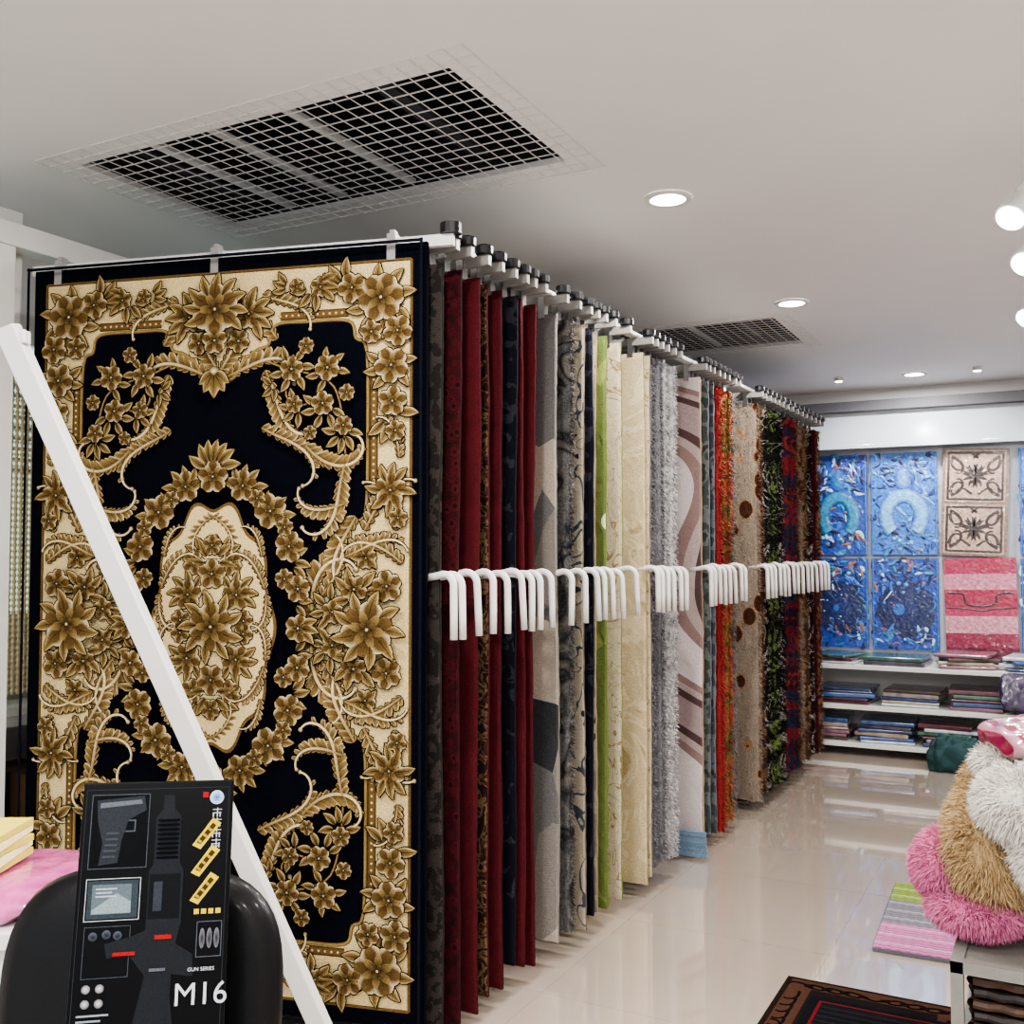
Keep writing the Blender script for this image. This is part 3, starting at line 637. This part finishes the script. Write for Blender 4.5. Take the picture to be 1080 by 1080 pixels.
for (y0,y1) in ((-.395,-.02),(.0,.395)):
    o.sym=S1; o.poly([(-.21,y0),(.21,y0),(.21,y1),(-.21,y1)],bg,.002)
    o.sym=H2; my=(y0+y1)/2
    o.ribbon([(.19,y0+.015),(.19,my),(.19,y1-.015)],lambda t:.014,bw_,bw_,.003)
    for yy,s in ((y0+.02,1),(y1-.02,-1)):
        o.ribbon([(0,yy),(.1,yy),(.19,yy)],lambda t:.014,bw_,bw_,.003)
        o.ribbon(clo(.17,yy+s*.03,R(180-s*20),.2,-s*4,-s*40,20),lambda t:.022*(1-.5*t),bw_,bw_,.003)
        o.ribbon(clo(.17,yy+s*.05,R(90*s),.14,s*6,s*45,16),lambda t:.020*(1-.5*t),bw_,bw_,.003)
        o.ribbon(clo(.02,yy+s*.04,R(90-s*60),.12,s*6,-s*50,16),lambda t:.016*(1-.5*t),bw_,bw_,.003)
    for k in range(5): o.ribbon(clo(.0,my,R(10+36*k),.10,4,-20,8),lambda t:.020*math.sin(math.pi*(.1+.85*t)),bw_,bw_,.003)
    for k in range(3): o.ribbon(clo(.0,my,R(-20-40*k),.09,4,-20,8),lambda t:.020*math.sin(math.pi*(.1+.85*t)),bw_,bw_,.003)
orn_obj(o,'brown_scroll_mat_set',m_pack,Matrix(((1,0,0,-.575),(0,0,-1,YB-.085),(0,1,0,1.90),(0,0,0,1)))@Matrix.Rotation(R(-2.5),4,'Z'))
o=Orn(); w,h=.50,.79; slab(w,h,.04,c4('#6E0E37'),o)
cols=['#98083F','#BE7287','#95063A','#A81D4E','#C0838E','#860838','#60062A']
hh=[.12,.12,.15,.05,.13,.11,.11]; y=h/2
for cc,t in zip(cols,hh): o.poly([(-w/2,y-t),(w/2,y-t),(w/2,y),(-w/2,y)],c4(cc),.001); y-=t
P=cat([(-.22,.13),(-.12,.12),(-.10,.05),(0,.03),(.10,.05),(.12,.12),(.22,.13)],5); o.ribbon(P,lambda t:.009,c4('#2A0618'),c4('#2A0618'),.003)
P=cat([(-.24,.02),(-.1,.01),(0,-.005),(.1,.01),(.24,.02)],5); o.ribbon(P,lambda t:.007,c4('#2A0618'),c4('#2A0618'),.003)
orn_obj(o,'pink_striped_mat_set',m_pack,Matrix(((1,0,0,-.545),(0,0,-1,YB-.085),(0,1,0,1.08),(0,0,0,1)))@Matrix.Rotation(R(1),4,'Z'))
q=MB()
for z in (.06,.34,.64): q.box((-2.3,8.02,z),(1.6,8.55,z+.035))
for x in (-2.3,.3,1.57): q.box((x,8.10,0),(x+.02,8.55,.64))
q.box((-2.3,8.5,0),(1.6,8.55,.64),1); q.obj('display_shelf_unit',[m_white,m_wall],bevel=.003)
pc=['#5D2F3A','#B9BFC6','#3C2F2C','#2C4F88','#9A8A74','#4B4252','#C8CDD2','#5A2430','#27406B','#8C8079','#3E5E50','#7F5A68']
pms=[simple('folded_pack_'+str(i),c_,.35,coat=1,bump=.9,bscale=14,var=.35) for i,c_ in enumerate(pc)]
for si,(z,nmax) in enumerate(((.096,6),(.376,5),(.676,2))):
    q=MB(); x=-2.2
    while x<1.3:
        w=random.uniform(.36,.48); zz=z
        for k in range(nmax if si<2 else random.randint(2,4)):
            t=random.uniform(.018,.034); a=random.uniform(-.12,.12) if si<2 else random.uniform(-.4,.4)
            if zz+t>z+(.2 if si<2 else .12): break
            Mx=Matrix.Translation((x+w/2+random.uniform(-.02,.02),8.27 if si<2 else 8.24,zz))@Matrix.Rotation(a,4,'Z')
            q.box((-w/2+.02,-.2,0),(w/2-.02,.19,t),random.randrange(len(pc)),M=Mx); zz+=t+.001
        x+=w+.03
    q.obj('stack_of_folded_mats',pms,bevel=.009)
pillow('teal_cloth_bundle',.19,.14,.12,simple('teal_cloth','#0F3435',.8,bump=.5,bscale=20,var=.3),Matrix.Translation((-.66,7.80,.095)),.3,seed=9)
pillow('purple_pouch',.13,.13,.025,simple('purple_pouch','#2E2040',.3,coat=.6,bump=.5,bscale=15,var=.5),Matrix.Translation((-.27,7.93,.55))@Matrix.Rotation(R(75),4,'X')@Matrix.Rotation(R(12),4,'Y'),.15,seed=4)
# ================================================================ RIGHT: bench, fur rugs, floor mats
q=MB()
bx0,bx1,by0,by1=-.27,.5,2.86,3.6; BT=.47
for x in (bx0,bx1-.03):
    for y in (by0,by1-.03): q.box((x,y,0),(x+.03,y+.03,BT-.001))
for z in (BT-.03,.17):
    q.box((bx0,by0,z),(bx1,by0+.03,z+.03)); q.box((bx0,by1-.03,z),(bx1,by1,z+.03)); q.box((bx0,by0+.03,z),(bx0+.03,by1-.03,z+.03)); q.box((bx1-.03,by0+.03,z),(bx1,by1-.03,z+.03)); q.box((bx0+.03,by0+.03,z+.01),(bx1-.03,by1-.03,z+.022))
q.obj('metal_display_bench',[simple('bench_grey','#77756E',.5,.1)])
q=MB(); mw=[simple('wicker_dark','#1E140F',.6),simple('wicker_brown','#422D1F',.6)]
for k,(x0,x1,y0,y1,z0,z1) in enumerate(((-.22,.1,2.91,3.25,.195,.42),(.13,.44,2.91,3.25,.195,.38),(-.22,.1,3.28,3.54,.195,.40))):
    for r_ in range(8):
        z=z0+.012+(z1-z0-.02)*r_/7
        P=[]
        for i in range(41):
            t=i/40*4; s=int(t)%4; f=t-int(t); wv=.006*math.sin(i*2.4+r_*math.pi)
            if t>=4: s,f=3,1
            P.append([(x0+(x1-x0)*f,y0+wv,z),(x1+wv,y0+(y1-y0)*f,z),(x1-(x1-x0)*f,y1+wv,z),(x0+wv,y1-(y1-y0)*f,z)][s])
        q.tube(P,.012,7,r_%2,cap=False)
    q.box((x0+.01,y0+.01,z0-.003),(x1-.01,y1-.01,z0+.06),0)
q.obj('woven_basket',mw)
def fur(name,blobs,root,tip,n,Lh,seed=0,wd=.0022):
    r=np.random.default_rng(seed); V=[];F=[];C=[]
    tot=sum(b[1][0]*b[1][1]+b[1][1]*b[1][2]+b[1][0]*b[1][2] for b in blobs)
    for c0,rad in blobs:
        c0=np.array(c0);rad=np.array(rad)
        base_=len(V); nn=24
        for j in range(nn+1):
            v=math.pi*j/nn
            for i in range(2*nn):
                u=math.pi*i/nn; dv=np.array([math.sin(v)*math.cos(u),math.sin(v)*math.sin(u),math.cos(v)])
                k=1+.06*math.sin(5*u+seed)*math.sin(4*v); V.append(tuple(c0+dv*rad*k)); C.append(mixc(root,tip,.45))
        for j in range(nn):
            for i in range(2*nn):
                a=base_+j*2*nn+i;b_=base_+j*2*nn+(i+1)%(2*nn); F.append((a,b_,b_+2*nn,a+2*nn))
        m_=int(n*(rad[0]*rad[1]+rad[1]*rad[2]+rad[0]*rad[2])/tot)
        D=r.normal(size=(m_,3)); D/=np.linalg.norm(D,axis=1)[:,None]
        for dv in D:
            p=c0+dv*rad*.97; nr=dv/rad; nr/=np.linalg.norm(nr)
            clump=np.array([math.sin(p[0]*60+p[2]*25+seed),math.sin(p[1]*60+p[0]*30),math.sin(p[2]*65+p[1]*25)])*.15
            g=nr*.75+np.array([0,0,-.35])+clump+r.normal(size=3)*.26; g/=np.linalg.norm(g)
            s=np.cross(g,r.normal(size=3)); s/=np.linalg.norm(s); L_=Lh*r.uniform(.6,1.2); w=wd*r.uniform(.6,1.2)
            mid=p+(nr*.4+g*.6)*L_*.55; tp=mid+(g+np.array([0,0,-.35]))*L_*.45
            k=len(V); V+=[tuple(p-s*w),tuple(p+s*w),tuple(mid+s*w*.8),tuple(mid-s*w*.8),tuple(tp)]
            sh=r.uniform(.9,1.06); t1=tuple(min(1,x*sh) for x in tip[:3])+(1,); C+=[mixc(root,t1,.45)]*2+[mixc(root,t1,.85)]*2+[t1]
            F+=[(k,k+1,k+2,k+3),(k+3,k+2,k+4)]
    me=bpy.data.meshes.new(name); me.from_pydata(V,[],F); me.update()
    at=me.color_attributes.new('Col','FLOAT_COLOR','POINT'); at.data.foreach_set('color',np.array(C,dtype=np.float32).ravel())
    me.materials.append(vcol('fur_'+name,rough=.9,pile=0)); ob=bpy.data.objects.new(name,me); sc.collection.objects.link(ob); return ob
fur('tan_fur_rug',[((-.10,3.25,.70),(.21,.24,.19)),((-.18,3.12,.67),(.12,.14,.15)),((-.16,3.32,.81),(.11,.14,.10))],c4('#947C5A'),c4('#BDA27A'),40000,.038,1,.0018)
fur('pink_fur_rug',[((-.30,3.2,.62),(.09,.16,.09)),((-.22,3.08,.545),(.12,.12,.05))],c4('#BE6088'),c4('#D07A9C'),24000,.030,2,.0018)
fur('white_fur_rug',[((-.05,3.04,.85),(.16,.18,.095)),((.04,3.0,.75),(.16,.18,.14)),((-.10,3.2,.92),(.12,.12,.05))],c4('#C9C2B8'),c4('#E0DBD2'),36000,.038,3,.0018)
m,nt,b=base('pink_stripe_package'); tc=nt.nodes.new('ShaderNodeTexCoord'); wv=nt.nodes.new('ShaderNodeTexWave'); wv.inputs['Scale'].default_value=7; wv.inputs['Distortion'].default_value=1
nt.links.new(tc.outputs['Object'],wv.inputs['Vector']); cr=nt.nodes.new('ShaderNodeValToRGB'); cr.color_ramp.interpolation='CONSTANT'; cr.color_ramp.elements[0].color=c4('#7E2040'); cr.color_ramp.elements[1].position=.5; cr.color_ramp.elements[1].color=c4('#A87884')
nt.links.new(wv.outputs['Fac'],cr.inputs['Fac']); nt.links.new(cr.outputs['Color'],b.inputs['Base Color']); b.inputs['Roughness'].default_value=.2; b.inputs['Coat Weight'].default_value=1
pillow('pink_striped_package',.18,.16,.045,m,Matrix.Translation((-.02,3.2,1.01))@Matrix.Rotation(R(25),4,'Z')@Matrix.Rotation(R(-8),4,'Y'),.15,seed=6)
o=Orn(); w,h=.43,.85; slab(w,h,.012,c4('#6a6a70'),o)
n=34
for i in range(n):
    y=h/2-h*(i+.5)/n; f=i/n
    cc=c4('#7F9440') if f<.28 else (c4('#77757D') if f<.62 else c4('#B8709A'))
    if i%4==3: cc=mixc(cc,c4('#FFFFFF'),.15)
    P=[(-w/2+w*j/24,y+.004*(1 if j%2 else -1)) for j in range(25)]
    o.ribbon(P,lambda t:h/n*.42,cc,mixc(cc,DK,.5),.006)
o.poly([(w/2-.04,-h/2),(w/2,-h/2),(w/2,-.1),(w/2-.04,-.1)],c4('#4A88B0'),.009)
orn_obj(o,'ribbed_colour_mat',vcol('ribbed_mat',rough=.6,pile=.2),Matrix.Translation((-.46,4.55,.013))@Matrix.Rotation(R(2),4,'Z'))
o=Orn(); w,h=.60,.84; slab(w,h,.012,c4('#1A100C'),o)
o.poly([(-w/2+.02,-h/2+.02),(w/2-.02,-h/2+.02),(w/2-.02,h/2-.02),(-w/2+.02,h/2-.02)],c4('#3E281E'),.001)
db=c4('#0E0908')
o.sym=Q4
for i in range(4):
    o.ribbon(clo(.02+.06*i,h/2-.065,R(20),.10,3,-60,14),lambda t:.008*(1-.4*t),db,db,.003)
    o.ribbon(clo(.05+.06*i,h/2-.065,R(200),.08,3,-60,14),lambda t:.006*(1-.4*t),db,db,.003)
for i in range(6): o.ribbon(clo(w/2-.065,h/2-.12-.055*i,R(-100),.10,3,60,14),lambda t:.007*(1-.4*t),db,db,.003)
o.sym=S1; o.poly([(-w/2+.10,-h/2+.10),(w/2-.10,-h/2+.10),(w/2-.10,h/2-.10),(-w/2+.10,h/2-.10)],c4('#151010'),.006)
for i in range(0,len(o.v)):
    x,y,z=o.v[i]; o.v[i]=(max(-w/2,min(w/2,x)),max(-h/2,min(h/2,y)),z)
orn_obj(o,'brown_scroll_doormat',vcol('doormat_a',pile=.6,pscale=200),Matrix.Translation((-.58,3.29,.013)))
o=Orn(); w,h=.46,.62; slab(w,h,.012,c4('#0B0B0D'),o); o.poly([(-.20,-.28),(.20,-.28),(.20,.28),(-.20,.28)],c4('#5E1418'),.001); o.poly([(-.19,-.27),(.19,-.27),(.19,.27),(-.19,.27)],c4('#101012'),.002)
for i in range(14): o.ribbon([(-.185,-.24+i*.036),(0,-.24+i*.036),(.185,-.24+i*.036)],lambda t:.01,c4('#1a1a1e'),c4('#0c0c0e'),.005)
orn_obj(o,'black_red_doormat',vcol('doormat_b',pile=.4,pscale=200),Matrix.Translation((-.53,3.22,.034)))
tr=empty('track_spotlight_rail',(.03,3.9,CZ))
q=MB(); q.box((-.017,-1.6,-.03),(.017,2.6,-.0005)); q.obj('rail',[m_white],tr)
def spot(y,z,ry,rx,dx=-.12):
    e=bpy.data.objects.new('spot_head',None); sc.collection.objects.link(e); e.parent=tr; e.location=(0,y,0)
    q=MB(); q.box((-.015,-.05,-.06),(.015,.05,-.03)); q.tube([(0,0,-.06),(dx*.2,0,-.09),(dx,0,z+.05)],.009,10); q.obj('stem',[m_white],e)
    Mh=Matrix.Translation((dx,0,z))@Matrix.Rotation(R(ry),4,'Y')@Matrix.Rotation(R(rx),4,'X')
    q=MB(); q.tube([(0,0,.08),(0,0,.06),(0,0,.02),(0,0,-.06),(0,0,-.062)],[.02,.032,.038,.05,.045],24)
    q.v=[tuple(Mh@Vector(v)) for v in q.v]; q.obj('housing',[m_white],e,smooth=False)
    q=MB(); q.tube([(0,0,-.063),(0,0,-.066)],.043,24); q.v=[tuple(Mh@Vector(v)) for v in q.v]; q.obj('lens',[m_lamp],e)
    l=bpy.data.lights.new('beam','SPOT'); l.energy=60; l.spot_size=R(80); l.spot_blend=.7; l.shadow_soft_size=.04; l.color=(1,.95,.9)
    ob=bpy.data.objects.new('beam',l); sc.collection.objects.link(ob); ob.parent=e; ob.matrix_local=Mh@Matrix.Translation((0,0,-.08))
spot(-.30,-.22,25,-35,-.13); spot(.0,-.30,25,-40,-.10); spot(1.1,-.26,30,-40,-.12)
spot(2.2,-.25,10,55)
def fill_panel(x,y,p,s=.6):  # unseen fill panel behind the camera, added to light the area
    e=empty('added_fill_panel',(x,y,CZ)); q=MB(); q.box((-s/2,-s/2,-.012),(s/2,s/2,-.0005)); q.obj('diffuser',[simple('fill_panel_glow','#FFFFFF',.5,emit='#FFFDF8',es=3)],e)
    l=bpy.data.lights.new('tube','AREA'); l.size=s; l.energy=p; l.color=(1,.99,.98); ob=bpy.data.objects.new('tube',l); sc.collection.objects.link(ob); ob.parent=e; ob.location=(0,0,-.02)  # area light of the added fill panel
fill_panel(-.9,-.2,60); fill_panel(.9,-1.5,50)
for x in (-1.45,-.5):
    e=empty('display_spotlight',(x,7.9,CZ)); q=MB(); q.tube([(0,0,-.001),(0,0,-.03)],.03,16); q.obj('can',[m_white],e); q=MB(); q.tube([(0,0,-.031),(0,0,-.033)],.025,16); q.obj('lens',[m_lamp],e)
    l=bpy.data.lights.new('beam','SPOT'); l.energy=20; l.spot_size=R(120); l.spot_blend=.8; l.shadow_soft_size=.05; ob=bpy.data.objects.new('beam',l); sc.collection.objects.link(ob); ob.parent=e; ob.location=(0,0,-.08); ob.rotation_euler=(R(25),0,0)
w=bpy.data.worlds.new('World'); sc.world=w; w.use_nodes=True
w.node_tree.nodes['Background'].inputs['Color'].default_value=(.88,.94,1,1); w.node_tree.nodes['Background'].inputs['Strength'].default_value=1.1
cd=bpy.data.cameras.new('camera'); cd.lens=36; cd.sensor_width=36; cd.clip_start=.05
co=bpy.data.objects.new('camera',cd); sc.collection.objects.link(co); co.location=(0,0,1.5); co.rotation_euler=(R(92.386),0,R(28.2)); sc.camera=co
sc.view_settings.view_transform='AgX'; sc.view_settings.look='AgX - Medium High Contrast'; sc.view_settings.exposure=.5
